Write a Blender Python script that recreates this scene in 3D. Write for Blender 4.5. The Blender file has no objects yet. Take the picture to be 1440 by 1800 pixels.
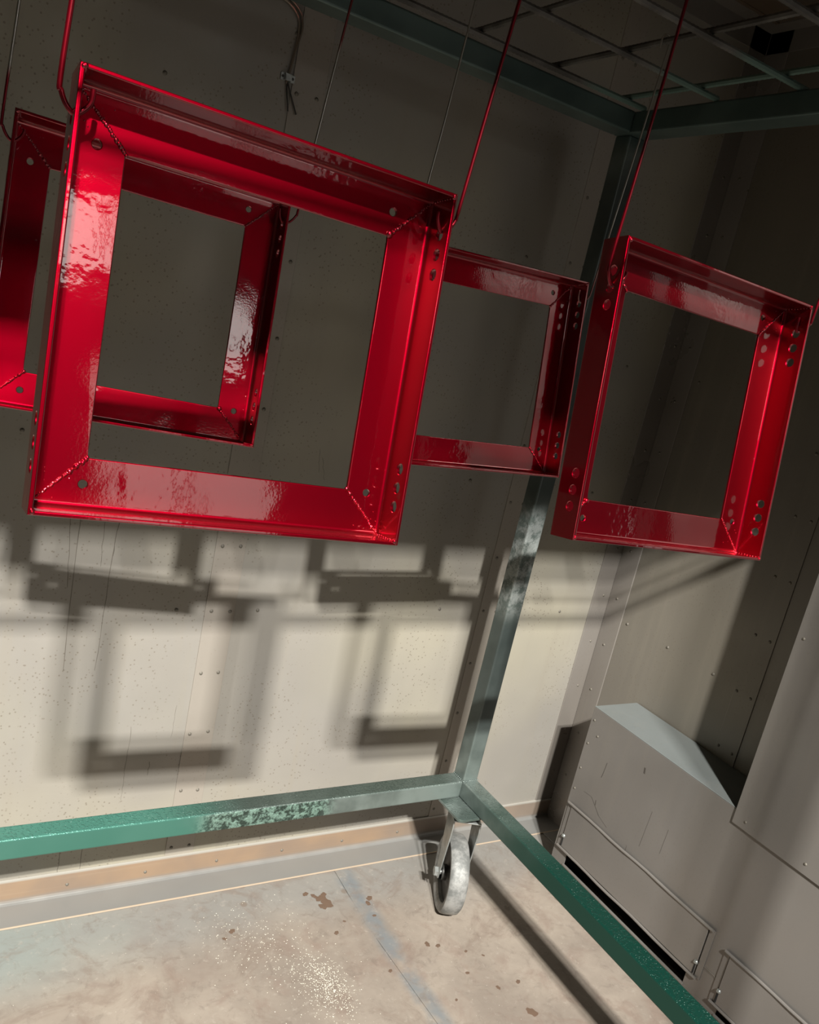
import bpy, bmesh, math, random
from math import sin, cos, pi, radians
from mathutils import Vector, Matrix
from mathutils.geometry import delaunay_2d_cdt

S = bpy.context.scene
COL = S.collection
R = random.Random(7)

# ------------------------------------------------------------------ camera, world, light
cam = bpy.data.cameras.new('camera')
cam.sensor_fit = 'VERTICAL'; cam.sensor_height = 36.0; cam.sensor_width = 28.8
cam.lens = 1468.24 / 1800 * 36.0
cam.shift_x = (720 - 696.73) / 1800; cam.shift_y = (923.59 - 900) / 1800
cam.clip_start = 0.02
co = bpy.data.objects.new('camera', cam); COL.objects.link(co)
cr = Vector((.8518, -.4810, .2074)).normalized(); cf = Vector((.5209, .8198, -.2380)).normalized()
cu = cr.cross(cf).normalized()
m = Matrix((cr, cu, -cf)).transposed().to_4x4(); m.translation = Vector((-1.1173, -1.2591, 1.2009))
co.matrix_world = m
S.camera = co
S.view_settings.view_transform = 'Standard'; S.view_settings.look = 'None'
S.view_settings.gamma = 1; S.view_settings.use_curve_mapping = False
S.view_settings.exposure = 0.0
try: S.cycles.max_bounces = 10; S.cycles.caustics_reflective = False; S.cycles.sample_clamp_indirect = 4
except Exception: pass

W = bpy.data.worlds.new('world'); S.world = W; W.use_nodes = True
W.node_tree.nodes['Background'].inputs[0].default_value = (.95, .97, 1, 1)
W.node_tree.nodes['Background'].inputs[1].default_value = .018

def lamp(name, loc, target, sx, sy, power, color=(1, .97, .9)):
    l = bpy.data.lights.new(name, 'AREA'); l.shape = 'RECTANGLE'; l.size = sx; l.size_y = sy
    l.energy = power; l.color = color
    o = bpy.data.objects.new(name, l); COL.objects.link(o); o.location = loc
    d = (Vector(target) - Vector(loc)).normalized()
    x = Vector((1, 0, 0)); z = -d; y = z.cross(x).normalized(); x = y.cross(z)
    mm = Matrix((x, y, z)).transposed().to_4x4(); mm.translation = loc; o.matrix_world = mm
    return o
lamp('shop_lamp', (-2.18, -4.40, 4.53), (-.5, 0, .4), .17, .07, 690)
lamp('shop_lamp.001', (-1.93, -4.58, 4.53), (-.5, 0, .4), .17, .07, 480, (1, .98, .93))

# ------------------------------------------------------------------ materials
class NB:
    def __init__(s, name):
        s.m = bpy.data.materials.new(name); s.m.use_nodes = True; s.t = s.m.node_tree
        s.b = s.t.nodes['Principled BSDF']; s.out = s.t.nodes['Material Output']
        s.co = None
    def n(s, typ, **k):
        n = s.t.nodes.new(typ)
        for a, v in k.items(): setattr(n, a, v)
        return n
    def put(s, sock, v):
        if hasattr(v, 'is_output'): s.t.links.new(v, sock)
        elif v is not None:
            try: sock.default_value = v
            except Exception: sock.default_value = tuple(v) + (1,)
    def pos(s):
        if s.co is None: s.co = s.n('ShaderNodeNewGeometry').outputs['Position']
        return s.co
    def mapv(s, scale, vec=None, loc=(0, 0, 0)):
        mp = s.n('ShaderNodeMapping'); s.put(mp.inputs['Vector'], vec or s.pos())
        mp.inputs['Scale'].default_value = scale; mp.inputs['Location'].default_value = loc
        return mp.outputs[0]
    def noise(s, scale, detail=3, rough=.5, vec=None, dist=0):
        n = s.n('ShaderNodeTexNoise'); s.put(n.inputs['Vector'], vec or s.pos())
        n.inputs['Scale'].default_value = scale; n.inputs['Detail'].default_value = detail
        n.inputs['Roughness'].default_value = rough; n.inputs['Distortion'].default_value = dist
        return n.outputs[0]
    def vor(s, scale, vec=None, feature='F1'):
        n = s.n('ShaderNodeTexVoronoi', feature=feature); s.put(n.inputs['Vector'], vec or s.pos())
        n.inputs['Scale'].default_value = scale
        return n.outputs[0], n.outputs[1]
    def ramp(s, f, a, b, lo=0., hi=1.):
        n = s.n('ShaderNodeMapRange', interpolation_type='SMOOTHSTEP'); s.put(n.inputs[0], f)
        for i, v in enumerate((a, b, lo, hi)): n.inputs[i + 1].default_value = v
        return n.outputs[0]
    def math(s, op, a, b=None):
        n = s.n('ShaderNodeMath', operation=op); s.put(n.inputs[0], a)
        if b is not None: s.put(n.inputs[1], b)
        return n.outputs[0]
    def mix(s, f, a, b, mode='MIX'):
        n = s.n('ShaderNodeMix', data_type='RGBA', blend_type=mode)
        s.put(n.inputs[0], f); s.put(n.inputs[6], a); s.put(n.inputs[7], b)
        return n.outputs[2]
    def xyz(s, v=None):
        n = s.n('ShaderNodeSeparateXYZ'); s.put(n.inputs[0], v or s.pos()); return n.outputs
    def bump(s, h, strength, dist, nrm=None):
        n = s.n('ShaderNodeBump'); s.put(n.inputs['Height'], h)
        n.inputs['Strength'].default_value = strength; n.inputs['Distance'].default_value = dist
        if nrm is not None: s.put(n.inputs['Normal'], nrm)
        return n.outputs[0]
    def set(s, **k):
        for a, v in k.items(): s.put(s.b.inputs[a.replace('_', ' ')], v)
        return s.m
def c3(r, g, b): return (r, g, b, 1)

def wall_mat(name, base, warm, rough=.42, metal=0., streak=.25, speck=.5):
    n = NB(name)
    big = n.noise(1.6, 3); st = n.noise(1, 4, .6, n.mapv((26, 26, 1.1)))
    z = n.xyz()[2]
    c = n.mix(n.ramp(big, .35, .68), base, warm)
    c = n.mix(n.math('MULTIPLY', n.ramp(st, .5, .8), streak), c, c3(.30, .27, .22))
    sp = n.vor(120)[0]; dens = n.noise(5, 3)
    spm = n.math('MULTIPLY', n.ramp(sp, .14, .24, 1, 0), n.ramp(dens, .40, .56))
    c = n.mix(n.math('MULTIPLY', spm, speck), c, c3(.16, .13, .10))
    rg = n.ramp(n.noise(9, 4), .3, .7, rough - .1, rough + .14)
    h = n.noise(1.4, 2)
    return n.set(Base_Color=c, Roughness=rg, Metallic=metal, Normal=n.bump(h, .35, .02, n.bump(n.noise(260, 2), .12, .001)))
M = {}
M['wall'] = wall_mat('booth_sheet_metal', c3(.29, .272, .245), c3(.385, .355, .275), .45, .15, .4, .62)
M['ducttop'] = wall_mat('duct_top_sky_tint', c3(.155, .172, .172), c3(.19, .205, .20), .5, .1, .1, .2)  # bluish sky reflection painted into the colour of the duct top
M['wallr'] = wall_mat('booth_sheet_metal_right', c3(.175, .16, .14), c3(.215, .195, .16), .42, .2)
M['wall2'] = wall_mat('booth_sheet_metal_strip', c3(.31, .28, .245), c3(.37, .335, .28), .4, .15, .15, .3)
M['trim'] = wall_mat('corner_angle_metal', c3(.21, .19, .17), c3(.28, .26, .24), .36, .25, .3, .2)
M['duct'] = wall_mat('duct_galvanised', c3(.185, .172, .16), c3(.225, .21, .195), .38, .35, .12, .15)
M['rivet'] = NB('rivet_steel').set(Base_Color=c3(.17, .155, .13), Metallic=.3, Roughness=.6)
M['dark'] = NB('dark_void').set(Base_Color=c3(.01, .01, .01), Roughness=.9)
M['run'] = NB('dried_paint_run').set(Base_Color=c3(.19, .17, .145), Roughness=.6)

def base_mat():
    n = NB('floor_angle_paint')
    x, y, z = n.xyz()
    c = n.mix(n.ramp(n.noise(9, 4), .3, .7), c3(.34, .235, .155), c3(.27, .20, .15))
    c = n.mix(n.math('MULTIPLY', n.ramp(n.noise(1, 3, .6, n.mapv((3, 3, 160))), .5, .75), .25), c, c3(.40, .31, .22))
    c = n.mix(n.math('MULTIPLY', n.ramp(x, -.12, .10), .7), c, c3(.24, .205, .175))
    grey = n.mix(n.noise(5, 4), c3(.20, .205, .205), c3(.27, .26, .24))
    c = n.mix(n.ramp(z, .004, .018, 1, 0), c, grey)
    c = n.mix(n.ramp(z, .048, .053), c, c3(.42, .40, .36))
    e = n.math('ABSOLUTE', n.math('SUBTRACT', y, .0925))
    c = n.mix(n.math('MULTIPLY', n.ramp(e, .0014, .0022, 1, 0), n.ramp(z, .02, .03, 1, 0)), c, c3(.50, .40, .30))
    return n.set(Base_Color=c, Roughness=n.ramp(n.noise(20, 3), .3, .7, .3, .5), Metallic=.2)
M['base'] = base_mat()

def floor_mat():
    n = NB('stained_floor_plate')
    x, y, z = n.xyz()
    a = n.noise(3.2, 5, .6); b = n.noise(14, 5, .65, None, .6)
    c = n.mix(n.ramp(a, .35, .65), c3(.22, .185, .155), c3(.31, .265, .22))
    c = n.mix(n.math('MULTIPLY', n.ramp(b, .48, .72), .5), c, c3(.19, .13, .105))
    # blue-grey overspray towards the back angle and along the seam
    ov = n.math('ADD', y, n.math('MULTIPLY', n.math('SUBTRACT', n.noise(4, 4), .5), .22))
    c = n.mix(n.math('MULTIPLY', n.ramp(ov, -.10, .06), .75), c, c3(.215, .215, .205))
    dx = n.math('ABSOLUTE', n.math('SUBTRACT', x, -.208))
    seam = n.math('MULTIPLY', n.ramp(dx, .006, .035, 1, 0), n.ramp(n.noise(18, 3), .3, .6))
    c = n.mix(n.math('MULTIPLY', seam, .8), c, c3(.15, .17, .185))
    tl = n.ramp(n.math('ADD', x, n.math('MULTIPLY', n.noise(6, 3), .3)), -.75, -.45, 1, 0)
    c = n.mix(n.math('MULTIPLY', n.math('MULTIPLY', tl, n.ramp(y, -.12, .02)), .5), c, c3(.22, .275, .265))
    v, _ = n.vor(17); vm = n.math('MULTIPLY', n.ramp(v, .10, .16, 1, 0), n.ramp(n.noise(5, 2), .5, .6))
    c = n.mix(n.math('MULTIPLY', vm, .65), c, c3(.17, .13, .10))
    c = n.mix(n.math('MULTIPLY', n.ramp(n.noise(60, 4, .7), .55, .75), .35), c, c3(.42, .38, .33))
    c = n.mix(n.math('MULTIPLY', n.ramp(n.noise(34, 6, .75, None, .8), .50, .70), .45), c, c3(.15, .12, .10))
    c = n.mix(n.math('MULTIPLY', n.ramp(n.noise(5.5, 6, .7, None, 1.2), .52, .66), .45), c, c3(.17, .125, .10))
    rg = n.ramp(n.noise(8, 4), .3, .7, .38, .62)
    return n.set(Base_Color=c, Roughness=rg, Normal=n.bump(n.noise(45, 4), .25, .002))
M['floor'] = floor_mat()
M['stain'] = NB('dark_brown_stain').set(Base_Color=c3(.13, .085, .06), Roughness=.45)
M['scratch'] = NB('dark_scratch').set(Base_Color=c3(.06, .052, .045), Roughness=.6)
M['powder'] = NB('cream_powder').set(Base_Color=c3(.62, .59, .50), Roughness=.8)
M['concrete'] = NB('shop_concrete').set(Base_Color=c3(.02, .02, .019), Roughness=.8)
M['shop'] = NB('shop_wall_paint').set(Base_Color=c3(.10, .095, .09), Roughness=.8)

def ceil_mat():
    n = NB('browned_ceiling_sheet')
    c = n.mix(n.ramp(n.noise(1.3, 4), .38, .62), c3(.19, .12, .07), c3(.12, .10, .08))
    c = n.mix(n.math('MULTIPLY', n.ramp(n.noise(1, 4, .6, n.mapv((3, 30, 3))), .5, .8), .5), c, c3(.11, .06, .035))
    return n.set(Base_Color=c, Roughness=n.ramp(n.noise(6, 3), .3, .7, .22, .45), Metallic=.1)
M['ceil'] = ceil_mat()

def red_mat():
    n = NB('candy_red_powder_coat')
    tc = n.n('ShaderNodeTexCoord').outputs['Object']
    peel = n.noise(70, 2, .5, tc); patch = n.ramp(n.noise(11, 2, .5, tc), .46, .66)
    h = n.math('MULTIPLY', peel, patch)
    fine = n.noise(420, 1, .5, tc)
    cn = n.bump(h, .13, .003, n.bump(fine, .04, .0006))
    flake = n.noise(1400, 1, .5, tc)
    m = n.set(Base_Color=c3(.29, .0004, .010), Metallic=1., Roughness=.37,
              Normal=n.bump(flake, .12, .0004), Coat_Weight=1., Coat_Roughness=.05, Coat_IOR=1.8)
    n.put(n.b.inputs['Coat Normal'], cn)
    return m
M['red'] = red_mat()

def wire_mat(name, mode):
    n = NB(name); z = n.xyz()[2]
    f = n.math('ADD', z, n.math('MULTIPLY', n.math('SUBTRACT', n.noise(20, 3), .5), .10))
    if mode == 'red': red = n.ramp(f, 9, 10, 1, 0)
    elif mode == 'half': red = n.math('ADD', n.ramp(f, 1.33, 1.36, 1, 0), n.ramp(f, 1.44, 1.47, 0, .9))
    else: red = n.ramp(f, 1.30, 1.40, .7, .0)
    c = n.mix(red, c3(.40, .38, .33), c3(.20, .002, .01))
    return n.set(Base_Color=c, Metallic=.85, Roughness=.28, Coat_Weight=.6, Coat_Roughness=.08)
M['wire_red'] = wire_mat('wire_red_coat', 'red')
M['wire_half'] = wire_mat('wire_part_coated', 'half')
M['wire_steel'] = wire_mat('wire_bare_steel', 'bare')

def green_mat():
    n = NB('green_rack_paint')
    x, y, z = n.xyz()
    geo = n.n('ShaderNodeNewGeometry'); nz = n.xyz(geo.outputs['Normal'])[2]
    green = c3(.005, .045, .032)
    teal = n.mix(n.noise(7, 3), c3(.075, .20, .16), c3(.04, .15, .115))
    grey = n.mix(n.ramp(n.noise(12, 4), .35, .65), c3(.10, .125, .115), c3(.19, .23, .215))
    # grey overspray around the corner, clean green further forward, teal to the left
    fy = n.math('ADD', y, n.math('MULTIPLY', n.math('SUBTRACT', n.noise(9, 3), .5), .10))
    c = n.mix(n.ramp(fy, -.34, -.12), green, n.mix(.5, green, grey))
    c = n.mix(n.ramp(fy, -.16, -.055), c, grey)
    tealm = n.ramp(n.math('ADD', x, n.math('MULTIPLY', n.math('SUBTRACT', n.noise(8, 3), .5), .12)), -.66, -.50, 1, 0)
    tealm = n.math('MULTIPLY', tealm, n.ramp(z, .5, .6, 1, 0))
    c = n.mix(tealm, c, teal)
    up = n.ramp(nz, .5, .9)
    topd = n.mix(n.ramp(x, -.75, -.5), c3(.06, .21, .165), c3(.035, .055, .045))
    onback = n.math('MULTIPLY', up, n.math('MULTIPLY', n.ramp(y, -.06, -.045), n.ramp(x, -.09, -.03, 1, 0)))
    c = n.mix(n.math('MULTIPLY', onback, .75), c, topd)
    # chipped, scabby coat part way along the back rail
    cx = n.math('MULTIPLY', n.ramp(x, -.63, -.58), n.ramp(x, -.38, -.33, 1, 0))
    low = n.math('MULTIPLY', n.ramp(z, .5, .6, 1, 0), n.ramp(y, -.06, -.05))
    scab = n.math('MULTIPLY', n.math('MULTIPLY', cx, low), n.ramp(nz, .3, .6, 1, 0))
    sc = n.noise(95, 5, .7)
    c = n.mix(scab, c, n.mix(n.ramp(sc, .42, .58), c3(.03, .05, .04), c3(.19, .30, .25)))
    # worn bright patch half way up the corner post
    pz = n.math('MULTIPLY', n.ramp(z, .64, .70), n.ramp(z, .86, .94, 1, 0))
    c = n.mix(n.math('MULTIPLY', pz, n.ramp(n.noise(45, 4, .7), .4, .6)), c, c3(.34, .37, .36))
    pdark = n.math('MULTIPLY', n.ramp(z, .30, .46), n.ramp(z, 1.5, 1.56, 1, 0))
    c = n.mix(n.math('MULTIPLY', pdark, n.math('SUBTRACT', .75, n.math('MULTIPLY', pz, .75))), c, c3(.05, .065, .065))
    # top rails
    c = n.mix(n.ramp(z, 1.56, 1.585), c, n.mix(n.ramp(n.noise(6, 4), .35, .65), c3(.065, .10, .095), c3(.11, .16, .15)))
    fl = n.vor(280)[0]
    grit = n.math('MULTIPLY', n.ramp(n.noise(230, 2, .6), .50, .68), up)
    spark = n.math('MULTIPLY', n.math('MULTIPLY', n.ramp(fl, .09, .14, 1, 0), up), n.ramp(n.noise(40, 2), .50, .62))
    c = n.mix(n.math('MULTIPLY', spark, .8), c, c3(.75, .95, .88))
    h = n.math('ADD', n.math('ADD', n.math('MULTIPLY', grit, .55), n.math('MULTIPLY', n.math('MULTIPLY', scab, sc), 4.)), n.math('MULTIPLY', n.math('MULTIPLY', pz, n.noise(60, 4, .7)), 2.))
    return n.set(Base_Color=c, Metallic=.35, Roughness=n.ramp(spark, 0, 1, .33, .12), Normal=n.bump(h, .7, .0018))
M['green'] = green_mat()
def rod_mat():
    n = NB('rusty_rebar'); x, y, z = n.xyz()
    c = n.mix(n.ramp(n.noise(14, 4), .4, .6), c3(.07, .066, .06), c3(.14, .135, .125))
    c = n.mix(n.ramp(n.math('ADD', x, n.math('MULTIPLY', n.noise(20, 2), .05)), -.17, -.12), c, c3(.12, .19, .165))
    return n.set(Base_Color=c, Metallic=.3, Roughness=.55, Normal=n.bump(n.noise(200, 3), .4, .001))
M['rod'] = rod_mat()
def cast_mat(name, a, b, metal, rough):
    n = NB(name)
    c = n.mix(n.ramp(n.noise(38, 5, .7), .35, .65), a, b)
    return n.set(Base_Color=c, Metallic=metal, Roughness=rough, Normal=n.bump(n.noise(120, 4), .5, .0015))
M['tread'] = cast_mat('worn_grey_tread', c3(.15, .155, .15), c3(.30, .30, .29), .2, .55)
M['fork'] = cast_mat('zinc_fork', c3(.30, .32, .31), c3(.42, .44, .43), .7, .35)
M['hub'] = cast_mat('dark_wheel_disc', c3(.035, .035, .033), c3(.06, .06, .055), .3, .5)
M['copper'] = NB('dull_metal_tube').set(Base_Color=c3(.36, .31, .25), Metallic=.8, Roughness=.35)
M['black'] = NB('black_lead').set(Base_Color=c3(.03, .03, .028), Roughness=.5)

# ------------------------------------------------------------------ mesh helpers
def link(name, me, mat, parent=None, mtx=None):
    o = bpy.data.objects.new(name, me); COL.objects.link(o)
    if mat is not None and not me.materials: me.materials.append(mat)
    if parent is not None: o.parent = parent
    if mtx is not None: o.matrix_local = mtx
    return o
def mesh(name, bm, smooth=False, merge=0):
    if merge: bmesh.ops.remove_doubles(bm, verts=bm.verts, dist=merge)
    bmesh.ops.recalc_face_normals(bm, faces=bm.faces)
    me = bpy.data.meshes.new(name); bm.to_mesh(me); bm.free()
    if smooth:
        me.polygons.foreach_set('use_smooth', [True] * len(me.polygons))
        if smooth != 'all': me.set_sharp_from_angle(angle=radians(38))
    return me
def empty(name, loc=(0, 0, 0), parent=None):
    o = bpy.data.objects.new(name, None); COL.objects.link(o); o.location = loc; o.empty_display_size = .05
    if parent is not None: o.parent = parent
    return o
def tag(o, label, cat, group=None):
    o['label'] = label; o['category'] = cat
    if group: o['group'] = group
    return o
def bev(o, w=.001, seg=2, ang=35):
    b = o.modifiers.new('bevel', 'BEVEL'); b.width = w; b.segments = seg; b.limit_method = 'ANGLE'
    b.angle_limit = radians(ang); b.harden_normals = False
    return o
def box(bm, a, b):
    vs = [bm.verts.new((x, y, z)) for x in (a[0], b[0]) for y in (a[1], b[1]) for z in (a[2], b[2])]
    for f in ((0, 1, 3, 2), (4, 6, 7, 5), (0, 4, 5, 1), (2, 3, 7, 6), (0, 2, 6, 4), (1, 5, 7, 3)):
        bm.faces.new([vs[i] for i in f])
def boxo(name, a, b, mat, parent=None, bw=0):
    bm = bmesh.new(); box(bm, a, b)
    o = link(name, mesh(name, bm), mat, parent)
    if bw: bev(o, bw)
    return o
def frames_along(pts):
    pts = [Vector(p) for p in pts]; T = []
    for i in range(len(pts)):
        T.append((pts[min(i + 1, len(pts) - 1)] - pts[max(i - 1, 0)]).normalized())
    up = Vector((0, 0, 1)) if abs(T[0].z) < .9 else Vector((0, 1, 0))
    n = (up - T[0] * up.dot(T[0])).normalized(); out = []
    for p, t in zip(pts, T):
        n = (n - t * n.dot(t)).normalized(); out.append((p, n, t.cross(n)))
    return out
def tube(bm, pts, r, seg=10, rad=None, cap=True):
    rings = []
    for i, (p, n, b) in enumerate(frames_along(pts)):
        rr = rad[i] if rad else r
        rings.append([bm.verts.new(p + n * cos(2 * pi * k / seg) * rr + b * sin(2 * pi * k / seg) * rr) for k in range(seg)])
    for a, c in zip(rings, rings[1:]):
        for k in range(seg): bm.faces.new((a[k], a[(k + 1) % seg], c[(k + 1) % seg], c[k]))
    if cap: bm.faces.new(rings[0]); bm.faces.new(rings[-1][::-1])
def smooth_path(pts, n=6):
    P = [Vector(p) for p in pts]; out = []
    for i in range(len(P) - 1):
        p0, p1, p2, p3 = P[max(i - 1, 0)], P[i], P[i + 1], P[min(i + 2, len(P) - 1)]
        for k in range(n):
            t = k / n
            out.append(.5 * ((2 * p1) + (p2 - p0) * t + (2 * p0 - 5 * p1 + 4 * p2 - p3) * t * t + (3 * p1 - p0 - 3 * p2 + p3) * t ** 3))
    return out + [P[-1]]
def dome(bm, c, ax, r, h, seg=10):
    """rivet head at c standing out along the axis vector"""
    ax = Vector(ax); u = Vector((0, 0, 1)); v = ax.cross(u); c = Vector(c); prev = None
    for q in range(4):
        a = q / 3 * pi / 2; rr = r * cos(a); hh = h * sin(a)
        if q == 3:
            t = bm.verts.new(c + ax * h)
            for k in range(seg): bm.faces.new((prev[k], prev[(k + 1) % seg], t))
            break
        ring = [bm.verts.new(c + ax * hh + (u * cos(2 * pi * k / seg) + v * sin(2 * pi * k / seg)) * rr) for k in range(seg)]
        if prev:
            for k in range(seg): bm.faces.new((prev[k], prev[(k + 1) % seg], ring[(k + 1) % seg], ring[k]))
        prev = ring
def struct(o): o['kind'] = 'structure'; return o

# ------------------------------------------------------------------ booth shell
YW, XW, ZC, YF, XL = .159, .4534, 1.947, -1.30, -2.05
TH = .05
wb = struct(boxo('wall_back', (XL - TH, YW + .002, 0), (XW + TH, YW + TH, ZC), M['wall']))
def panel(x0, x1, parent):
    return boxo('sheet_panel', (x0, YW - .0012 + .0012, .0), (x1, YW + .003, ZC), M['wall'], parent)
for x0, x1 in ((XL, -1.22), (-1.218, -.566), (-.564, .0815), (.0835, XW)): panel(x0, x1, wb)
for a, b in ((-.5945, -.5355), (.0535, .112), (-1.2485, -1.1895)):
    boxo('seam_strip', (a, YW - .0022, .052), (b, YW + .001, ZC), M['wall2'], wb, .0007)
bm = bmesh.new()
zs = [.0762 + .1305 * k for k in range(15)]
for z in zs:
    for xx in (-.583, -.547, .064, .1015, -1.237, -1.201):
        if z < ZC - .03: dome(bm, (xx + R.uniform(-.002, .002), YW - .0022, z + R.uniform(-.002, .002)), (0, -1, 0), .0037, .0022)
for x, z in ((-.6491, .5989), (-.4881, .5982), (-.7951, 1.4775), (-.6199, 1.639), (-.5997, 1.5963), (-.9412, .9061), (-.0506, 1.3672), (-.0574, .6021), (-.0574, .9), (.30, .5975), (.30, .9), (.30, 1.2)):
    dome(bm, (x, YW, z), (0, -1, 0), .0037, .0022)
o = link('rivet', mesh('rivet', bm, True), M['rivet'], wb); o['kind'] = 'stuff'
# dried runs and scuffs on the sheets
bm = bmesh.new()
def runmark(x0, z0, x1, z1, w, y=YW - .0004):
    n = 7; L = []
    for i in range(n + 1):
        t = i / n; L.append((x0 + (x1 - x0) * t + R.uniform(-.0012, .0012), z0 + (z1 - z0) * t, w * (.6 + .4 * sin(9 * t) ** 2) * (1 - .3 * t)))
    rows = [[bm.verts.new((x - q, y + .0006, z)), bm.verts.new((x, y - .0002, z)), bm.verts.new((x + q, y + .0006, z))] for x, z, q in L]
    for a, c in zip(rows, rows[1:]):
        for k in (0, 1): bm.faces.new((a[k], a[k + 1], c[k + 1], c[k]))
for a in ((-.8535, .78, -.846, .64, .0009), (-.8372, .78, -.8357, .4805, .0011), (-.797, .77, -.795, .68, .0008), (-.776, .73, -.781, .48, .001),
          (-.772, .78, -.7765, .70, .0012), (-.70, .36, -.7, .26, .0007), (-.62, .40, -.62, .33, .0006), (-.5915, .292, -.5415, .2895, .0009),
          (-.7, .26, -.7, .2, .0006), (-.575, .25, -.576, .235, .002), (-.8, .12, -.8, .05, .001), (-.76, .12, -.76, .05, .001), (-.6, .14, -.6, .115, .0015),
          (-.67, .682, -.655, .681, .0015), (-.42, .93, -.415, .885, .0007), (-.412, .915, -.40, .87, .0007), (-.655, .28, -.655, .25, .0012)):
    runmark(*a)
o = link('paint_run', mesh('paint_run', bm, True), M['run'], wb); o['kind'] = 'stuff'

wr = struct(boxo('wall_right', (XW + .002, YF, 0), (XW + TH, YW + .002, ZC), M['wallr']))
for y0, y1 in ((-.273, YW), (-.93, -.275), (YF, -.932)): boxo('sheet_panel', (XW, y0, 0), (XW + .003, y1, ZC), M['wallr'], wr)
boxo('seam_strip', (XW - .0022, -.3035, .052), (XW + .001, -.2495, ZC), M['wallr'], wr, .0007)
bm = bmesh.new()
for z in [.0695 + .1305 * k for k in range(15)]:
    if z > ZC - .02: continue
    for y in (-.2560, -.2915): dome(bm, (XW - .0022, y, z), (-1, 0, 0), .0037, .0022)
for y, z in ((.0787, .5987), (-.0545, .5985), (-.1889, .5975), (-.0545, 1.2), (.0787, 1.2)):
    dome(bm, (XW, y, z), (-1, 0, 0), .0037, .0022)
o = link('rivet', mesh('rivet', bm, True), M['rivet'], wr); o['kind'] = 'stuff'
# corner angle between the two walls
bm = bmesh.new()
box(bm, (XW - .0575, YW - .0025, .0), (XW, YW + .001, ZC)); box(bm, (XW - .0025, YW - .0615, .0), (XW + .001, YW - .0025, ZC))
tr = struct(bev(link('trim_1', mesh('trim', bm, merge=1e-5), M['trim']), .0016))
bm = bmesh.new()
for z in [.0165 + .1252 * k for k in range(15)]:
    if z > ZC - .02: continue
    dome(bm, (XW - .023, YW - .0025, z), (0, -1, 0), .0034, .002); dome(bm, (XW - .0025, YW - .029, z + .002), (-1, 0, 0), .0034, .002)
o = link('rivet', mesh('rivet', bm, True), M['rivet'], tr); o['kind'] = 'stuff'

wl = struct(boxo('wall_left', (XL - TH, YF, 0), (XL, YW + .002, ZC), M['wall']))
ce = struct(boxo('ceiling', (XL - TH, YF, ZC), (XW + TH, YW + TH, ZC + .06), M['ceil']))
for y0 in (-1.08, -.42, .11):
    boxo('ceiling_seam_strip', (XL, y0, ZC - .0022), (XW, y0 + .03, ZC + .001), M['ceil'], ce, .0007)
bm = bmesh.new()
box(bm, (XL, YW - .04, ZC - .0025), (XW, YW, ZC)); box(bm, (XL, YW - .0025, ZC - .045), (XW, YW, ZC - .0025))
box(bm, (XW - .04, YF, ZC - .0025), (XW, YW - .04, ZC)); box(bm, (XW - .0025, YF, ZC - .045), (XW, YW - .0025, ZC - .0025))
struct(link('trim_2', mesh('trim', bm), M['trim']))
struct(boxo('wall_front', (XL - TH, YF - .04, 1.935), (XW + TH, YF, ZC + .06), M['wall']))

# floor: two lapped plates on a slab
fl = struct(boxo('floor', (XL - TH, YF, -.05), (XW + TH, YW + TH, -.0024), M['floor']))
boxo('floor_plate', (XL, YF, -.0024), (-.226, YW, -.0006), M['floor'], fl, .0005)
bm = bmesh.new()
vs = [(-.2235, YW), (-.2225, .088), (-.2285, -.0668), (-.2145, -.336), (-.20, YF), (XW, YF), (XW, YW)]
bt = [bm.verts.new((x, y, -.0024)) for x, y in vs]; tp = [bm.verts.new((x, y, 0.0)) for x, y in vs]
bm.faces.new(bt); bm.faces.new(tp)
for i in range(len(vs)): j = (i + 1) % len(vs); bm.faces.new((bt[i], bt[j], tp[j], tp[i]))
bev(link('floor_plate', mesh('floor_plate', bm), M['floor'], fl), .0005)
def blob(bm, x, y, r, z=.0004, n=14, e=1.):
    ph = R.uniform(0, 6); k2 = R.uniform(0, 6)
    c = bm.verts.new((x, y, z)); ring = []
    for k in range(n):
        a = 2 * pi * k / n; q = r * (1 + .22 * sin(2 * a + ph) + .16 * sin(5 * a + k2))
        ring.append(bm.verts.new((x + cos(a) * q, y + sin(a) * q * e, z - .0003)))
    for k in range(n): bm.faces.new((c, ring[k], ring[(k + 1) % n]))
bm = bmesh.new()
for x, y, r in ((-.291, .020, .010), (-.283, .004, .013), (-.296, -.004, .008), (-.280, .028, .007), (-.302, .03, .006), (-.186, -.007, .007), (-.196, -.02, .006), (-.317, .04, .006),
                (-.30, -.08, .005), (-.20, -.057, .004), (-.27, -.055, .003), (-.13, -.16, .006), (-.11, -.17, .005), (-.02, -.37, .010), (.0, -.30, .005), (-.05, -.30, .0045), (-.09, -.42, .012), (-.13, -.47, .006),
                (-.24, -.20, .004), (-.5, -.02, .006), (-.52, -.035, .004), (-.75, -.2, .004), (-.09, -.25, .004), (-.03, -.22, .003), (-.06, -.2, .0035), (-.15, -.3, .003)):
    blob(bm, x, y, r)
o = link('floor_stain', mesh('floor_stain', bm), M['stain'], fl); o['kind'] = 'stuff'
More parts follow.
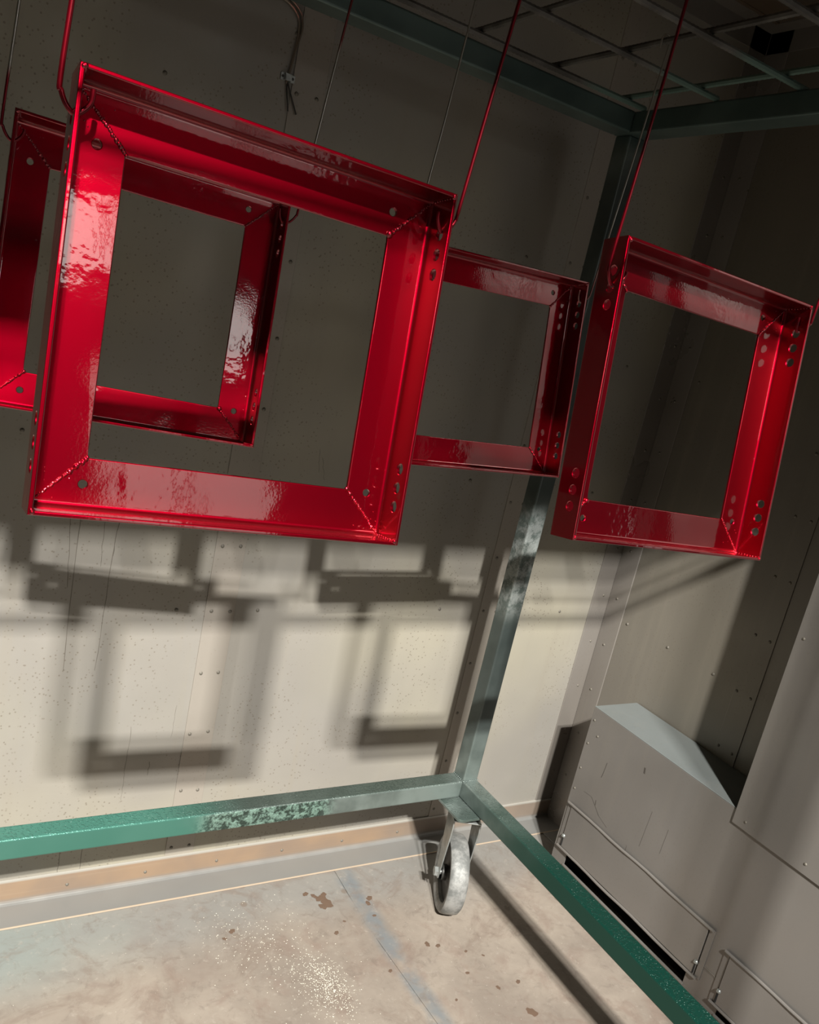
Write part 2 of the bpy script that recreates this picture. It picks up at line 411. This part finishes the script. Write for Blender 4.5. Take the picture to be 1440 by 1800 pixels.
# spilled powder: thousands of tiny grains
bm = bmesh.new()
def grain(x, y, r):
    a = R.uniform(0, 3); v = [bm.verts.new((x + cos(a + q) * r * R.uniform(.6, 1.2), y + sin(a + q) * r * R.uniform(.6, 1.2), .0002)) for q in (0, 2.1, 4.2)]
    t = bm.verts.new((x, y, r * .8)); 
    for i in range(3): bm.faces.new((v[i], v[(i + 1) % 3], t))
for k in range(1300):
    u = R.random()
    if u < .62: x, y = R.gauss(-.372, .022), R.gauss(-.195, .038)
    elif u < .8: x, y = R.gauss(-.40, .045), R.gauss(-.16, .07)
    else: x, y = R.gauss(-.47, .05), R.gauss(-.05, .05)
    if y < .085: grain(x, y, R.uniform(.0005, .0016))
for k in range(260): grain(R.uniform(-.95, .2), R.uniform(-.5, .08), R.uniform(.0004, .0009))
o = link('powder_spill', mesh('powder_spill', bm), M['powder'], fl); o['kind'] = 'stuff'

# angle iron along the foot of the walls
def foot(name, pts):
    bm = bmesh.new(); rows = []
    for p in pts: rows.append([bm.verts.new(q) for q in p])
    for a, b in zip(rows, rows[1:]):
        for k in range(len(a)): bm.faces.new((a[k], a[(k + 1) % len(a)], b[(k + 1) % len(b)], b[k]))
    bm.faces.new(rows[0]); bm.faces.new(rows[-1][::-1])
    return struct(bev(link(name, mesh(name, bm), M['base']), .0006))
def prof(o, out):
    o = Vector(o); n = Vector(out)
    return [o + n * a + Vector((0, 0, z)) for a, z in ((0, 0), (.0665, 0), (.0665, .003), (.010, .0032), (.0055, .0055), (.0035, .010), (.0035, .0552), (0, .0552))]
bk = foot('baseboard_back', [prof((XL, YW - .0002, 0), (0, -1, 0)), prof((XW, YW - .0002, 0), (0, -1, 0))])
foot('baseboard_right', [prof((XW - .0002, YW - .067, 0), (-1, 0, 0)), prof((XW - .0002, -.018, 0), (-1, 0, 0))])
bm = bmesh.new()
for x in (-.93, -.78, -.63, -.48, -.33, -.18, -.03): dome(bm, (x, YW - .0038, .026), (0, -1, 0), .0034, .0022)
o = link('rivet', mesh('rivet', bm, True), M['rivet'], bk); o['kind'] = 'stuff'

# ------------------------------------------------------------------ ducts on the right wall
XB, YB, HB = .3118, -.02, .4366
du = tag(empty('floor_duct', (XB, YB, 0)), 'low grey sheet metal duct box with slot doors along right wall', 'duct')
def dpart(name, a, b, mat, parent=du, bw=.0008):
    bm = bmesh.new(); o0 = Vector((XB, YB, 0))
    box(bm, Vector(a) - o0, Vector(b) - o0)
    o = link(name, mesh(name, bm), mat, parent)
    if bw: bev(o, bw)
    return o
XBW = XW - .0035
# front skin is pieced round the slot openings
Z0, Z1 = .0385, .060
slots = ((-.0636, -.437), (-.520, -.90))
dpart('front_panel', (XB, YF, .10), (XB + .002, YB, HB - .002), M['duct'])
dpart('front_panel', (XB, YF, 0), (XB + .002, YB, Z0), M['duct'])
ys = [YB, slots[0][0], slots[0][1], slots[1][0], slots[1][1], YF]
for i in (0, 2, 4): dpart('front_panel', (XB, ys[i + 1], Z0), (XB + .002, ys[i], .10), M['duct'], bw=0)
dpart('front_panel', (XB, slots[0][1], Z1 + .012), (XB + .002, slots[0][0], .10), M['duct'], bw=0)
dpart('front_panel', (XB, slots[1][1], Z1 + .012), (XB + .002, slots[1][0], .10), M['duct'], bw=0)
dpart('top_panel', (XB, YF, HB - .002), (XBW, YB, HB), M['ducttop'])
dpart('end_panel', (XB + .002, YB - .002, 0), (XBW, YB, HB - .002), M['duct'])
dpart('slot_shade_sheet', (XB + .06, YF, 0), (XB + .062, YB - .01, .2), M['dark'], bw=0)  # black sheet standing in for the shade inside the slots
for y0, y1 in slots: dpart('slot_lip', (XB - .0035, y1 - .002, Z0 - .004), (XB + .001, y0 + .002, Z0), M['duct'], bw=.0005)
bm = bmesh.new()
for y, z in ((-.030, .405), (-.052, .375), (-.030, .345), (-.030, .28), (-.030, .225), (-.031, .15)): dome(bm, (0, y - YB, z), (-1, 0, 0), .003, .0018)
o = link('rivet', mesh('rivet', bm, True), M['rivet'], du); o['kind'] = 'stuff'
dpart('lap_seam', (XB - .0012, -.498, .1045), (XB, -.468, .106), M['run'], bw=0)
def door(y0, y1, zt_, zb_):
    d = dpart('slot_door', (XB - .005, y1 + .012, zb_ + .004), (XB - .0028, y0 - .012, zt_ - .003), M['duct'], bw=.0006)
    def rod(za, ya, yb, nm, r=.0032):
        bm = bmesh.new()
        pts = [Vector((-.0052 - .0006 * sin(k * 1.7), ya + (yb - ya) * k / 12 - YB, za + .0009 * sin(k * 1.1))) for k in range(13)]
        tube(bm, pts, r, 8); link(nm, mesh(nm, bm, True), M['duct'], d)
    rod(zt_, y0, y1, 'hem_rail'); rod(zb_, y0 - .002, y1 + .004, 'hem_rail')
    for ya in (y0 - .004, y1 + .004):
        o = dpart('guide_strip', (XB - .0022, ya - .006, zb_), (XB - .0002, ya + .006, zt_), M['duct'], d, .0004)
    for ya in (y0 - .014, y1 + .014):
        bm = bmesh.new(); dome(bm, (-.005, ya - YB, zb_ + .032), (-1, 0, 0), .005, .0045)
        tube(bm, [(-.006, ya - YB, zb_ + .032), (-.010, ya - YB, zb_ + .033)], .0022, 8)
        link('wing_screw', mesh('wing_screw', bm, True), M['fork'], d)
        bm = bmesh.new(); box(bm, (-.0058, ya - YB - .0016, zb_ + .006), (-.0048, ya - YB + .0016, zb_ + .026))
        link('slotted_hole', mesh('slotted_hole', bm), M['dark'], d)
    return d
door(-.0296, -.466, .187, .0715); door(-.500, -.93, .172, .058)
# scratches
bm = bmesh.new()
def scr(pts, w=.0008):
    rows = [[bm.verts.new((-.0002, y - YB - w, z)), bm.verts.new((-.0005, y - YB, z + .0003)), bm.verts.new((-.0002, y - YB + w, z))] for y, z in pts]
    for a, c in zip(rows, rows[1:]):
        for k in (0, 1): bm.faces.new((a[k], a[k + 1], c[k + 1], c[k]))
scr([(-.10, .335), (-.098, .31), (-.096, .295)]); scr([(-.06, .235), (-.085, .237), (-.095, .23), (-.12, .21), (-.15, .20)], .0012); scr([(-.10, .238), (-.102, .226)], .001)
scr([(-.20, .385), (-.202, .372)], .0022); scr([(-.215, .20), (-.213, .13)], .0004); scr([(-.25, .31), (-.245, .22)], .0003); scr([(-.3, .3), (-.297, .24)], .0003)
o = link('scratch', mesh('scratch', bm), M['scratch'], du); o['kind'] = 'stuff'

XU = XB - .0045
ud = tag(empty('wall_duct', (XU, -.4255, .408)), 'tall flat grey duct panel standing above the low box at right edge', 'duct')
o0 = Vector((XU, -.4255, .408))
def upart(name, a, b, mat, bw=.0008):
    bm = bmesh.new(); box(bm, Vector(a) - o0, Vector(b) - o0); o = link(name, mesh(name, bm), mat, ud)
    return bev(o, bw) if bw else o
upart('front_panel', (XU, YF, .408), (XU + .002, -.4255, ZC - .001), M['duct'])
upart('side_panel', (XU + .002, -.4275, HB + .0005), (XBW, -.4255, ZC - .05), M['duct'])
bm = bmesh.new()
for y, z in ((-.452, .425), (-.58, .428), (-.44, .80), (-.71, .43)): dome(bm, Vector((XU, y, z)) - o0, (-1, 0, 0), .003, .0018)
o = link('screw_head', mesh('screw_head', bm, True), M['rivet'], ud); o['kind'] = 'stuff'

# ------------------------------------------------------------------ capillary tubes on the back wall
ct = tag(empty('capillary_tube_pair', (-.604, YW, 1.53)), 'thin metal tube pair clipped to back wall with dark wire ends below', 'tube')
o0 = Vector((-.604, YW, 1.53))
for dx, dy in ((0, 0), (.0045, -.001)):
    P = [(-.80, 1.70), (-.70, 1.664), (-.645, 1.640), (-.622, 1.6335), (-.607, 1.624), (-.600, 1.612), (-.5985, 1.595), (-.600, 1.570), (-.6035, 1.535), (-.605, 1.520)]
    bm = bmesh.new(); tube(bm, smooth_path([Vector((x + dx * (.3 if i > 6 else 1), YW - .004 + dy, z + dx)) - o0 for i, (x, z) in enumerate(P)]), .0016, 8)
    link('tube', mesh('tube', bm, True), M['copper'], ct)
bm = bmesh.new(); box(bm, (-.012, -.0025, -.006), (-.004, 0, .006)); box(bm, (.004, -.0025, -.006), (.013, 0, .006)); box(bm, (-.005, -.0075, -.0055), (.005, -.006, .0055))
box(bm, (-.006, -.0075, -.0055), (-.004, -.001, .0055)); box(bm, (.004, -.0075, -.0055), (.006, -.001, .0055))
bev(link('pipe_clip', mesh('pipe_clip', bm), M['fork'], ct), .0008)
bm = bmesh.new()
for x in (-.0085, .009): dome(bm, (x, -.0025, 0), (0, -1, 0), .0022, .0015)
link('clip_screw', mesh('clip_screw', bm, True), M['black'], ct)
for P in ([(-.0005, -.004, -.005), (.001, -.005, -.02), (.0045, -.006, -.035), (.008, -.006, -.049)], [(0, -.004, -.005), (.004, -.005, -.015), (.013, -.006, -.032), (.023, -.006, -.050)]):
    bm = bmesh.new(); tube(bm, smooth_path(P), .0013, 8); link('wire_end', mesh('wire_end', bm, True), M['black'], ct)

# ------------------------------------------------------------------ rolling rack
RX, RY = 1.38, 1.04           # length along the back wall, depth
ZB, T, ZT, TT, TTH = .2504, .038, 1.5889, .0456, .0361
rk = tag(empty('rolling_rack', (-RX / 2, -RY / 2, 0)), 'green painted steel tube rack on caster wheels with rebar grid top', 'rack')
rk0 = Vector((-RX / 2, -RY / 2, 0))
def rbox(name, a, b, mat=None, bw=.0035):
    bm = bmesh.new(); box(bm, Vector(a) - rk0, Vector(b) - rk0); o = link(name, mesh(name, bm), mat or M['green'], rk)
    bev(o, bw, 3); return o
for x in (-T, -RX):
    for y in (-T, -RY):
        rbox('post', (x, y, ZB + T - .001), (x + T, y + T, ZT + .001))
rbox('bottom_rail', (-RX, -T, ZB), (-T + .0005, 0, ZB + T)); rbox('bottom_rail', (-RX, -RY, ZB), (-T + .0005, -RY + T, ZB + T))
rbox('bottom_rail', (-T, -RY, ZB), (0, 0, ZB + T)); rbox('bottom_rail', (-RX, -RY + T, ZB), (-RX + T, -T, ZB + T))
rbox('top_rail', (-RX, -TT, ZT), (-TT + .0005, 0, ZT + TTH)); rbox('top_rail', (-RX + TT, -RY + .004, ZT + .012), (-TT + .0005, -RY + .018, ZT + .026), bw=.001)
rbox('top_rail', (-TT, -RY, ZT), (0, 0, ZT + TTH)); rbox('top_rail', (-RX, -RY + TT, ZT), (-RX + TT, -TT, ZT + TTH))
def rebar(a, b, r=.005):
    a = Vector(a) - rk0; b = Vector(b) - rk0; L = (b - a).length; n = int(L / .004)
    pts = [a.lerp(b, k / n) for k in range(n + 1)]
    rad = [r * (1.0 if k % 2 else .86) for k in range(n + 1)]
    bm = bmesh.new(); tube(bm, pts, r, 8, rad); return link('rebar_rod', mesh('rebar_rod', bm, True), M['rod'], rk)
ZR = ZT + TTH + .0045
for y in (-.0575, -.2155, -.366, -.515, -.665, -.815): rebar((-RX + .012, y - .003, ZR), (-.038 if y > -.3 else -.026, y, ZR))
for x in (-.0735, -.235, -.39, -.55, -.7115, -.87, -1.03, -1.19, -1.34): rebar((x, -RY + .006, ZR + .0095), (x, -.030, ZR + .0095))
# welds at the corner
bm = bmesh.new()
for k in range(16):
    t = k / 15; p = Vector((-T - .0002, -T - .0002, ZB + T + .0005)) - rk0
    q = p + (Vector((-.0, .038 * t * 2, 0)) if t < .5 else Vector((.038 * (t - .5) * 2, 0, 0)))
    mm = Matrix.Translation(q) @ Matrix.Diagonal((1, 1, .7, 1)); bmesh.ops.create_icosphere(bm, subdivisions=1, radius=R.uniform(.0016, .0026), matrix=mm)
link('weld_seam', mesh('weld_seam', bm, 'all'), M['green'], rk)

PW, PL = .0862, .1128
def caster(cx, cy, yaw, sx, sy):
    """caster under the rack corner (cx, cy); sx, sy point into the rack"""
    c = Vector((cx + sx * PW / 2, cy + sy * PL / 2, ZB)) - rk0
    ca = empty('caster', c, rk)
    bm = bmesh.new(); n = 6; r = .012; pts = []
    for ox, oy, a0 in ((1, 1, 0), (-1, 1, 90), (-1, -1, 180), (1, -1, 270)):
        for k in range(n + 1):
            a = radians(a0 + 90 * k / n); pts.append((ox * (PW / 2 - r) + cos(a) * r, oy * (PL / 2 - r) + sin(a) * r))
    a = [bm.verts.new((x, y, -.0002)) for x, y in pts]; b = [bm.verts.new((x, y, -.0062)) for x, y in pts]
    bm.faces.new(a); bm.faces.new(b)
    for k in range(len(pts)): bm.faces.new((a[k], a[(k + 1) % len(pts)], b[(k + 1) % len(pts)], b[k]))
    pt_ = link('mounting_plate', mesh('mounting_plate', bm), M['green'], ca); bev(pt_, .001)
    for ox in (-1, 1):
        for oy in (-1, 1):
            bm = bmesh.new(); tube(bm, [(ox * (PW / 2 - .014), oy * (PL / 2 - .016), -.0062), (ox * (PW / 2 - .014), oy * (PL / 2 - .016), -.010)], .006, 6)
            link('mounting_bolt', mesh('mounting_bolt', bm), M['fork'], ca)
    rot = Matrix.Translation((-sx * .012, sy * .006, 0)) @ Matrix.Rotation(yaw, 4, 'Z')
    # swivel race
    bm = bmesh.new(); zz = [-.006, -.008, -.012, -.020, -.024]; rr = [.026, .031, .034, .034, .029]
    tube(bm, [(0, 0, z) for z in zz], .03, 24, rr)
    link('swivel_race', mesh('swivel_race', bm, True), M['fork'], ca, Matrix.Translation((-sx * .012, sy * .006, 0)))
    RW, WT, tr_ = .083, .040, .008
    zc = RW - ZB + .0006
    # fork: crown + two tapered legs; local x = rolling direction
    bm = bmesh.new(); hw = WT / 2 + .007
    box(bm, (-.030, -hw - .003, -.027), (.034, hw + .003, -.0235))
    for s in (-1, 1):
        pr = [(-.030, -.027), (.034, -.027), (.036, -.045), (tr_ + .014, zc + .010), (tr_ + .010, zc - .010), (tr_, zc - .015), (tr_ - .011, zc - .010), (tr_ - .016, zc + .008), (-.026, -.052)]
        y0, y1 = s * hw, s * (hw + .003)
        A = [bm.verts.new((x, y0, z)) for x, z in pr]; B = [bm.verts.new((x, y1, z)) for x, z in pr]
        bm.faces.new(A); bm.faces.new(B)
        for k in range(len(pr)): bm.faces.new((A[k], A[(k + 1) % len(pr)], B[(k + 1) % len(pr)], B[k]))
    fo = link('fork', mesh('fork', bm), M['fork'], ca, rot); bev(fo, .0012)
    wm = rot @ Matrix.Translation((tr_, 0, zc)) @ Matrix.Rotation(pi / 2, 4, 'X')
    # wheel = tread ring with rolled-in rim, dished web
    bm = bmesh.new(); h = WT / 2
    pr = [(RW - .022, -h + .006), (RW - .016, -h + .001), (RW - .006, -h), (RW - .0015, -h + .004), (RW, -h * .4), (RW, h * .4), (RW - .0015, h - .004), (RW - .006, h), (RW - .016, h - .001), (RW - .022, h - .006)]
    seg = 48; rings = [[bm.verts.new((cos(2 * pi * k / seg) * a, sin(2 * pi * k / seg) * a, b)) for k in range(seg)] for a, b in pr]
    for q in range(len(rings)):
        a, b = rings[q], rings[(q + 1) % len(rings)]
        for k in range(seg): bm.faces.new((a[k], a[(k + 1) % seg], b[(k + 1) % seg], b[k]))
    wh = link('wheel_tread', mesh('wheel_tread', bm, True), M['tread'], ca, wm)
    bm = bmesh.new(); pr = [(.016, -h - .003), (.017, -.012), (.03, -.006), (RW - .021, -.006), (RW - .021, .006), (.03, .006), (.017, .012), (.016, h + .003)]
    rings = [[bm.verts.new((cos(2 * pi * k / seg) * a, sin(2 * pi * k / seg) * a, b)) for k in range(seg)] for a, b in pr]
    for a, b in zip(rings, rings[1:]):
        for k in range(seg): bm.faces.new((a[k], a[(k + 1) % seg], b[(k + 1) % seg], b[k]))
    link('wheel_disc', mesh('wheel_disc', bm, True), M['hub'], ca, wm)
    bm = bmesh.new(); tube(bm, [(0, 0, -hw - .004), (0, 0, hw + .004)], .006, 12); tube(bm, [(0, 0, -hw - .011), (0, 0, -hw - .003)], .0105, 6); tube(bm, [(0, 0, hw + .003), (0, 0, hw + .011)], .0105, 6)
    link('axle_bolt', mesh('axle_bolt', bm, True), M['fork'], ca, wm)
    return ca
caster(0, 0, radians(245), -1, -1)
caster(-RX, 0, radians(20), 1, -1); caster(0, -RY, radians(50), -1, 1); caster(-RX, -RY, radians(70), 1, 1)

# ------------------------------------------------------------------ the red angle frames
H = .1431; FW = .0392; FD = .0315; TK = .0032; RO = .0035; RI = .0035
HR = .0046; HF = .0032; CH = .00055
def cdt(outline, holes, seg=20):
    """triangulate a convex outline with round holes -> verts2d, tris, hole loops"""
    V = [Vector(p) for p in outline]; E = [(i, (i + 1) % len(outline)) for i in range(len(outline))]
    for cx, cy, r in holes:
        b = len(V)
        for k in range(seg): V.append(Vector((cx + r * cos(2 * pi * k / seg), cy + r * sin(2 * pi * k / seg))))
        E += [(b + k, b + (k + 1) % seg) for k in range(seg)]
    vo, eo, fo, *_ = delaunay_2d_cdt(V, E, [], 0, 1e-7)
    tr_ = []
    for f in fo:
        c = sum((vo[i] for i in f), Vector((0, 0))) / len(f)
        if all((c - Vector((h[0], h[1]))).length > h[2] * .985 for h in holes): tr_.append(f)
    return vo, tr_
def plate(bm, outA, outB, holes, to3A, to3B, walls, seg=20):
    """two skins with holes, joined by hole walls and by the listed outline edges"""
    for out, to3 in ((outA, to3A), (outB, to3B)):
        vo, fs = cdt(out, [(a, b, c + CH) for a, b, c in holes], seg); vs = [bm.verts.new(to3(v.x, v.y)) for v in vo]
        for f in fs: bm.faces.new([vs[i] for i in f])
    for i in walls:
        j = (i + 1) % len(outA)
        bm.faces.new([bm.verts.new(to3A(*outA[i])), bm.verts.new(to3A(*outA[j])), bm.verts.new(to3B(*outB[j])), bm.verts.new(to3B(*outB[i]))])
    for cx, cy, r in holes:
        ci = lambda q: [(cx + q * cos(2 * pi * k / seg), cy + q * sin(2 * pi * k / seg)) for k in range(seg)]
        A3 = [Vector(to3A(*p)) for p in ci(r)]; B3 = [Vector(to3B(*p)) for p in ci(r)]; f = CH / TK
        rg = [[Vector(to3A(*p)) for p in ci(r + CH)], [a.lerp(b, f) for a, b in zip(A3, B3)],
              [b.lerp(a, f) for a, b in zip(A3, B3)], [Vector(to3B(*p)) for p in ci(r + CH)]]
        rg = [[bm.verts.new(p) for p in g] for g in rg]
        for a, b in zip(rg, rg[1:]):
            for k in range(seg): bm.faces.new((a[k], a[(k + 1) % seg], b[(k + 1) % seg], b[k]))
def member(side_holes):
    """bottom angle: face in the XZ plane at y=0 (front) .. TK, flange runs forward to y=-FD at z=-H"""
    bm = bmesh.new()
    zf0, zf1 = -H + TK + RI, -H + FW        # flat front skin
    zb0 = -H + RO
    fh = [(-.105, -.123, HF)]
    plate(bm, [(-(-zf0), zf0), (-zf0, zf0), (-zf1, zf1), (zf1, zf1)], [(zf0, zf0), (-zf0, zf0), (-zf1, zf1), (zf1, zf1)], fh,
          lambda x, z: (x, 0, z), lambda x, z: (x, TK, z), [2])
    # strip of back skin between bend and flat start
    for a in ((zb0, zf0),):
        bm.faces.new([bm.verts.new(p) for p in ((a[0], TK, a[0]), (-a[0], TK, a[0]), (-a[1], TK, a[1]), (a[1], TK, a[1]))])
    sh = []
    if side_holes: sh = [(s * q, -.0190, HR) for s in (-1, 1) for q in (.112, .096, .080)]
    hi = H - TK
    plate(bm, [(-hi, -FD), (hi, -FD), (hi, -RI), (-hi, -RI)], [(-H, -FD), (H, -FD), (H, -RI), (-H, -RI)], sh,
          lambda x, y: (x, y, -H + TK), lambda x, y: (x, y, -H), [0])
    bm.faces.new([bm.verts.new(p) for p in ((-H, -RI, -H), (H, -RI, -H), (H, TK - RO, -H), (-H, TK - RO, -H))])
    def arc(cy, cz, r, a0, a1, n=6):
        return [(cy + r * cos(radians(a0 + (a1 - a0) * k / n)), cz + r * sin(radians(a0 + (a1 - a0) * k / n))) for k in range(n + 1)]
    for pr in (arc(-RI, -H + TK + RI, RI, -90, 0), arc(TK - RO, -H + RO, RO, -90, 0)):
        vs = [[bm.verts.new((s * -z, y, z)) for y, z in pr] for s in (-1, 1)]
        for k in range(len(pr) - 1): bm.faces.new((vs[0][k], vs[1][k], vs[1][k + 1], vs[0][k + 1]))
    bmesh.ops.remove_doubles(bm, verts=bm.verts, dist=2e-6)
    bmesh.ops.recalc_face_normals(bm, faces=bm.faces)
    bw = bm.edges.layers.float.new('bevel_weight_edge')
    for e in bm.edges:
        a, b = e.verts
        if len(e.link_faces) == 2 and abs(a.co.x - b.co.x) > .05:
            if (abs(a.co.y + FD) < 1e-5 and abs(b.co.y + FD) < 1e-5) or (abs(a.co.z - zf1) < 1e-5 and abs(b.co.z - zf1) < 1e-5): e[bw] = 1.
    me = bpy.data.meshes.new('angle_bar'); bm.to_mesh(me); bm.free()
    me.polygons.foreach_set('use_smooth', [True] * len(me.polygons)); me.set_sharp_from_angle(angle=radians(32))
    me.materials.append(M['red']); return me
m_plain, m_holed = member(False), member(True)
def weld(seed):
    r_ = random.Random(seed); bm = bmesh.new()
    a = Vector((-H + FW, -.0004, -H + FW)); b = Vector((-H + TK + .002, -.0004, -H + TK + .002)); n = 30
    for k in range(n + 1):
        t = k / n; p = a.lerp(b, t) + Vector((r_.uniform(-.0005, .0005), 0, r_.uniform(-.0005, .0005)))
        big = 1.7 if r_.random() < .14 else 1
        rad = r_.uniform(.0010, .0017) * big * (1.15 - .5 * t)
        bmesh.ops.create_icosphere(bm, subdivisions=2, radius=rad, matrix=Matrix.Translation(p) @ Matrix.Diagonal((1, .7, 1, 1)))
    # bead inside the flange corner and at the rim
    for k in range(9):
        t = k / 8; p = Vector((-H + TK + .0002, -.001 - (FD - .002) * t, -H + TK + .0002)) + Vector((r_.uniform(0, .0005), 0, r_.uniform(0, .0005)))
        bmesh.ops.create_icosphere(bm, subdivisions=2, radius=r_.uniform(.0007, .0012), matrix=Matrix.Translation(p))
    for k in range(5):
        bmesh.ops.create_icosphere(bm, subdivisions=2, radius=r_.uniform(.0012, .002), matrix=Matrix.Translation((-H + .0018 + r_.uniform(0, .002), -FD + .0006, -H + .0018 + r_.uniform(0, .002))))
    for k in range(7):
        p = (-H + r_.uniform(.004, .03), -.0002, -H + r_.uniform(.004, .03)); bmesh.ops.create_icosphere(bm, subdivisions=1, radius=r_.uniform(.0004, .0007), matrix=Matrix.Translation(p))
    me = mesh('weld_bead', bm, 'all'); me.materials.append(M['red']); return me
welds = [weld(s) for s in range(4)]
FR = {1: ((-.8914, -.6429, 1.1606), -.0074, -.1284, -.0267), 2: ((-.8958, -.3015, 1.1639), -.0538, -.1661, -.0385),
      3: ((-.4116, -.6421, 1.1652), -.0079, -.1505, -.0337), 4: ((-.4091, -.2807, 1.1566), -.0037, -.1302, .0196)}
LAB = {1: 'largest, nearest glossy red square steel frame, hanging in front at left',
       2: 'glossy red square frame at left edge, partly hidden behind the nearest frame',
       3: 'glossy red square frame hanging furthest right, before the right wall',
       4: 'dark shaded red square frame hanging at the back between the two front ones'}
GM = {}
for k, (p, ya, e, r) in FR.items():
    root = tag(empty('square_frame'), LAB[k], 'frame', 'red frames hanging on the rack')
    GM[k] = Matrix.Translation(p) @ Matrix.Rotation(ya, 4, 'Z') @ Matrix.Rotation(e, 4, 'X') @ Matrix.Rotation(-r, 4, 'Y')
    root.matrix_world = GM[k]
    for q in range(4):
        mt = Matrix.Rotation(-q * pi / 2, 4, 'Y')
        o = link('angle_bar', m_holed if q % 2 else m_plain, None, root, mt); bev(o, .0009, 3).modifiers['bevel'].limit_method = 'WEIGHT'
        wn = o.modifiers.new('normals', 'WEIGHTED_NORMAL'); wn.keep_sharp = True; wn.weight = 100
        link('weld_bead', welds[(q + k) % 4], None, root, mt)

# ------------------------------------------------------------------ wire hooks
def hook(k, side, row, xw, rod, tip, mat, r, label):
    z_l = {0: .1151, 1: .0990}[row]
    h = GM[k] @ Vector((side * (H - TK / 2), -.0190, z_l))
    ext = side * (h.x - h.x)
    tipv = Vector((tip[0], h.y, tip[1])); out = xw
    w = abs(h.x - out); zr = ZR + .0095
    P = [Vector((rod - .009, h.y, zr - .012)), Vector((rod - .0088, h.y, zr)), Vector((rod - .005, h.y, zr + .0062)), Vector((rod, h.y, zr + .0075)), Vector((rod + .005, h.y, zr + .005)), Vector((rod + .0068, h.y, zr - .003))]
    top = Vector((rod + .0045, h.y, zr - .03))
    low = Vector((out, h.y, h.z + .020))
    P2 = [top] + [top.lerp(low, t) + Vector((R.uniform(-.0006, .0006), R.uniform(-.0006, .0006), 0)) for t in (.25, .5, .75)] + [low]
    P3 = [Vector((out + (h.x - out) * .12, h.y, h.z + .0105)), Vector((out + (h.x - out) * .5, h.y, h.z + .003)), Vector((h.x, h.y, h.z - .0006)),
          Vector((h.x + (tipv.x - h.x) * .6, h.y, h.z + .0035)), Vector((h.x + (tipv.x - h.x) * .95, h.y, h.z + .009)), tipv]
    pts = smooth_path(P + P2 + P3, 6)
    base = pts[-1].copy(); o = empty('wire_hook', base)
    bm = bmesh.new(); tube(bm, [p - base for p in pts], r, 10)
    bm2 = mesh('wire_hook', bm, True)
    bpy.data.objects.remove(o); o = link('wire_hook', bm2, mat); o.location = base
    return tag(o, label, 'hook', 'wire hooks holding the red frames')
YR = (-1.03, -.7115, -.55, -.235)
hook(1, -1, 0, -1.0401, YR[0], (-1.0201, 1.2976), M['wire_red'], .0018, 'thick red coated wire hook at left corner of the nearest frame')
hook(1, 1, 0, -.7352, YR[1], (-.7536, 1.2873), M['wire_red'], .0016, 'red coated wire hook at right corner of the nearest frame')
hook(2, -1, 0, -1.0434, YR[0], (-1.0231, 1.2990), M['wire_half'], .0015, 'dark thin wire hook at far left edge, holding the left rear frame')
hook(2, 1, 0, -.7351, YR[1], (-.7569, 1.2887), M['wire_half'], .0014, 'half red, half bare wire hook seen above middle of the nearest frame')
hook(3, -1, 1, -.5588, YR[2], (-.5360, 1.2855), M['wire_red'], .0016, 'red wire hook on outside left flange of the right-hand frame')
hook(3, 1, 0, -.2466, YR[3], (-.2700, 1.2918), M['wire_red'], .0016, 'red wire hook at right corner of the right-hand frame')
hook(4, -1, 0, -.5655, YR[2], (-.5430, 1.2860), M['wire_steel'], .0014, 'thin bare steel wire behind the nearest frame, left corner of rear frame')
hook(4, 1, 0, -.2535, YR[3], (-.2755, 1.2921), M['wire_steel'], .0014, 'thin grey wire hook looped over rod beside the right red wire')

# ------------------------------------------------------------------ the shop behind the photographer (seen only in the gloss)
struct(boxo('floor_shop', (-7, -9, -.06), (7, YF, -.03), M['concrete']))
ws = struct(boxo('wall_shop', (-7, -9.1, 0), (7, -9, 6), M['shop']))
def glow(name, loc, sz, strength, col, label):  # glowing panels added behind the camera to give reflections on the red frames
    n = NB(name + '_glow'); n.set(Base_Color=c3(.8, .8, .8), Roughness=.5, Emission_Color=col, Emission_Strength=strength)
    root = tag(empty(name, loc), label, 'window' if 'window' in name else 'light')
    bm = bmesh.new(); box(bm, (-sz[0] / 2, -.01, -sz[1] / 2), (sz[0] / 2, .01, sz[1] / 2)); link('pane', mesh('pane', bm), n.m, root)
    bm = bmesh.new(); t = .05
    for s in (-1, 1):
        box(bm, (s * sz[0] / 2 - t / 2, -.02, -sz[1] / 2), (s * sz[0] / 2 + t / 2, .03, sz[1] / 2))
        box(bm, (-sz[0] / 2, -.02, s * sz[1] / 2 - t / 2), (sz[0] / 2, .03, s * sz[1] / 2 + t / 2))
    box(bm, (-.02, -.02, -sz[1] / 2), (.02, .03, sz[1] / 2))
    link('frame', mesh('frame', bm), M['shop'], root)
    return root
glow('shop_window', (-.1, -5, 2.42), (1.1, .55), 2.6, c3(1, .97, .92), 'bright panel added high behind the photographer for reflections')
glow('shop_window', (.35, -5, 1.0), (1.1, 1.5), 1.1, c3(1, .93, .85), 'pale panel added low behind the photographer for reflections')
glow('shop_window', (4.7, -5, 1.4), (1.1, 1.3), .9, c3(1, .93, .88), 'pale panel added far right behind the photographer for reflections')
